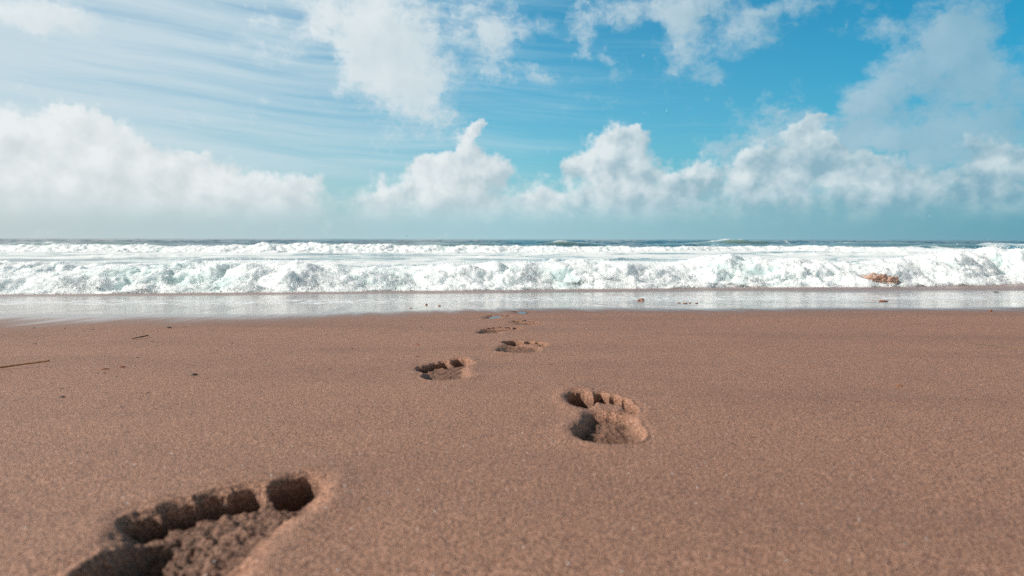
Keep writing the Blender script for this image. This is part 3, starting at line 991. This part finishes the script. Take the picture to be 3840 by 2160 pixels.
# on the wet sand
lump('seaweed', 2396, 1128, 10, 8, M_RUST, 'brown knob of kelp on the wet sand, smaller of a touching pair', 'seaweed', None, 15, .7, 0, 3)
lump('seaweed', 2408, 1127, 14, 12, M_RUST, 'round brown knob of kelp on the wet sand, larger of a touching pair', 'seaweed', None, 16, .8, 0, 3)
lump('pebble', 1599, 1144, 8, 7, M_RUST, 'small round orange pebble on the wet sand left of the footprints', 'pebble', None, 17, .9)
lump('pebble', 1647, 1148, 10, 5, M_RUST, 'flat tan pebble on the wet sand right of the round orange pebble', 'pebble', None, 18, .7)
lump('seaweed', 1541, 1156, 14, 3, M_RUST, 'flat orange scrap of weed at the foam edge', 'seaweed', None, 19, .4)
lump('seaweed', 3313, 1131, 30, 6, M_RUST, 'flat tan lump of weed on the wet sand below the rock', 'seaweed', None, 20, .4)
lump('seaweed', 3715, 1168, 8, 9, M_RUST, 'small upright red scrap of weed near the right edge', 'seaweed', None, 22, .6)
lump('seaweed', 3735, 1096, 16, 4, M_WEED, 'dark flat scrap of weed near the right end of the breaker', 'seaweed', None, 23, .4)
for i, (px, w) in enumerate(((2546, 14), (2570, 20), (2588, 12), (2612, 14))):
    lump('seaweed', px, 1137 + (i % 2), w, 4, M_RUST, 'red brown shred of weed in the short row left of the arched stem', 'seaweed', 'shreds of red weed in a row', 30 + i, .4, .2)
specks = [(130, 1290, 12), (149, 1255, 6), (147, 1402, 6), (311, 1418, 9), (335, 1421, 6), (391, 1399, 9), (365, 1400, 9), (437, 1413, 8), (515, 1342, 14), (437, 1346, 6),
          (814, 1316, 8), (657, 1352, 8), (236, 1458, 10), (260, 1455, 6), (531, 1475, 8), (555, 1473, 9), (629, 1479, 8), (525, 1497, 7), (455, 1528, 14), (380, 1504, 7),
          (870, 1287, 12), (632, 1230, 18), (126, 1230, 8), (346, 1236, 10), (242, 1232, 6), (61, 1503, 7), (5, 1491, 8), (570, 1280, 10), (749, 1334, 8), (871, 1318, 6),
          (3587, 1328, 7), (3555, 1366, 6), (1322, 1308, 7), (3020, 1171, 8), (3110, 1167, 8), (2920, 1206, 9), (3470, 1190, 8), (1815, 1198, 5), (1628, 1196, 5), (1236, 1385, 8), (2066, 1367, 12), (1580, 1228, 7)]
proto = None
for i, (px, py, w) in enumerate(specks):
    p = at(px, py); d = (p - cam.location).length
    if proto is None:
        co, fa = lump_mesh(50)
        o = proto = mesh_obj('weed_speck', co, fa, M_WEED)
        tag(o, 'tiny dark speck of weed scattered on the dry sand', 'weed speck', 'tiny dark specks of weed on the sand')
    else:
        o = proto.copy(); C.objects.link(o)
    w = w / FPX * d * .5
    o.scale = (w, w * random.uniform(.3, .6), w * random.uniform(.2, .4))
    o.location = (p.x, p.y, p.z + o.scale.z * .3)
    o.rotation_euler.z = random.uniform(-.6, .6)


# ------------------------------------------------------------------ birds
def bird(px, py, d, span, mat, label, bank):
    v = ray(px, py); p = cam.location + v * (d / v.y)
    V, F = [], []
    # body: tapered spindle; wings: swept, thick at the root
    pts = [(-.5, 0, 0, .01), (-.3, 0, .01, .05), (-.05, 0, .015, .085), (.2, 0, .02, .07), (.33, 0, .03, .045), (.42, 0, .03, .012)]
    n = 8
    for (x, y, z, r) in pts:
        for k in range(n):
            a = 2 * math.pi * k / n
            V.append((x * .55, r * .55 * math.cos(a), z + r * .55 * math.sin(a)))
    for i in range(len(pts) - 1):
        F += [(i * n + k, i * n + (k + 1) % n, (i + 1) * n + (k + 1) % n, (i + 1) * n + k) for k in range(n)]
    for s in (-1, 1):
        sec = [(0.10, .02, .02, .10), (0.16, .25, .10, .08), (.08, .45, .09, .055), (-.10, .62, .05, .012)]
        b = len(V)
        for (x, y, z, c) in sec:
            V += [(x + c * .5, y * s, z), (x, y * s, z + .012), (x - c, y * s, z), (x, y * s, z - .006)]
        for i in range(len(sec) - 1):
            for k in range(4):
                q = (b + i * 4 + k, b + i * 4 + (k + 1) % 4, b + (i + 1) * 4 + (k + 1) % 4, b + (i + 1) * 4 + k)
                F.append(q if s > 0 else q[::-1])
    me = bpy.data.meshes.new('bird'); me.from_pydata(V, [], F)
    for q in me.polygons: q.use_smooth = True
    me.materials.append(mat)
    o = bpy.data.objects.new('bird', me); C.objects.link(o)
    o.location = p; o.scale = (span,) * 3
    o.rotation_euler = (bank, R(-10), R(35))
    tag(o, label, 'bird')


bird(2950, 909, 60, .55, M_GULL, 'white gull skimming low in front of the far surf', R(35))
bird(3486, 811, 90, .40, M_GULL, 'tiny pale gull flying high above the sea at the right', R(20))
bird(1526, 885, 120, .45, M_DUSK, 'tiny dark bird flying just above the horizon', R(15))


# ------------------------------------------------------------------ daytime moon: the sunlit lune of a sphere
def moon():
    m, nt, p = new_mat('moon_dust')
    n = noise(nt, nd(nt, 'ShaderNodeTexCoord', 'Object'), .02, 4, .6)
    setin(nt, p, Base_Color=n.step(.3, .7).mix((.09, .29, .41), (.12, .33, .44)), Roughness=1.0, Specular_IOR_Level=0.0)
    v = ray(2508, 416); D = 20000.0
    pos = cam.location + v * D
    rad = 10.0 / FPX * D
    f = -v; side = Vector((-.93, 0, 0)) + Vector((0, 0, -.30)); side = (side - f * side.dot(f)).normalized(); up = f.cross(side)
    V, F = [], []
    nu, nv = 8, 24
    for j in range(nv + 1):
        b = math.pi * (j / nv - .5)
        for i in range(nu + 1):
            a = math.pi / 2 - R(52) * i / nu         # from the limb inwards
            V.append(tuple((up * math.sin(b) + (side * math.sin(a) + f * math.cos(a)) * math.cos(b)) * rad))
    for j in range(nv):
        for i in range(nu):
            q = j * (nu + 1) + i
            F.append((q, q + nu + 1, q + nu + 2, q + 1))
    o = mesh_obj('moon', np.array(V), np.array(F), m, loc=tuple(pos))
    tag(o, 'faint pale crescent moon in the blue sky', 'moon')


moon()
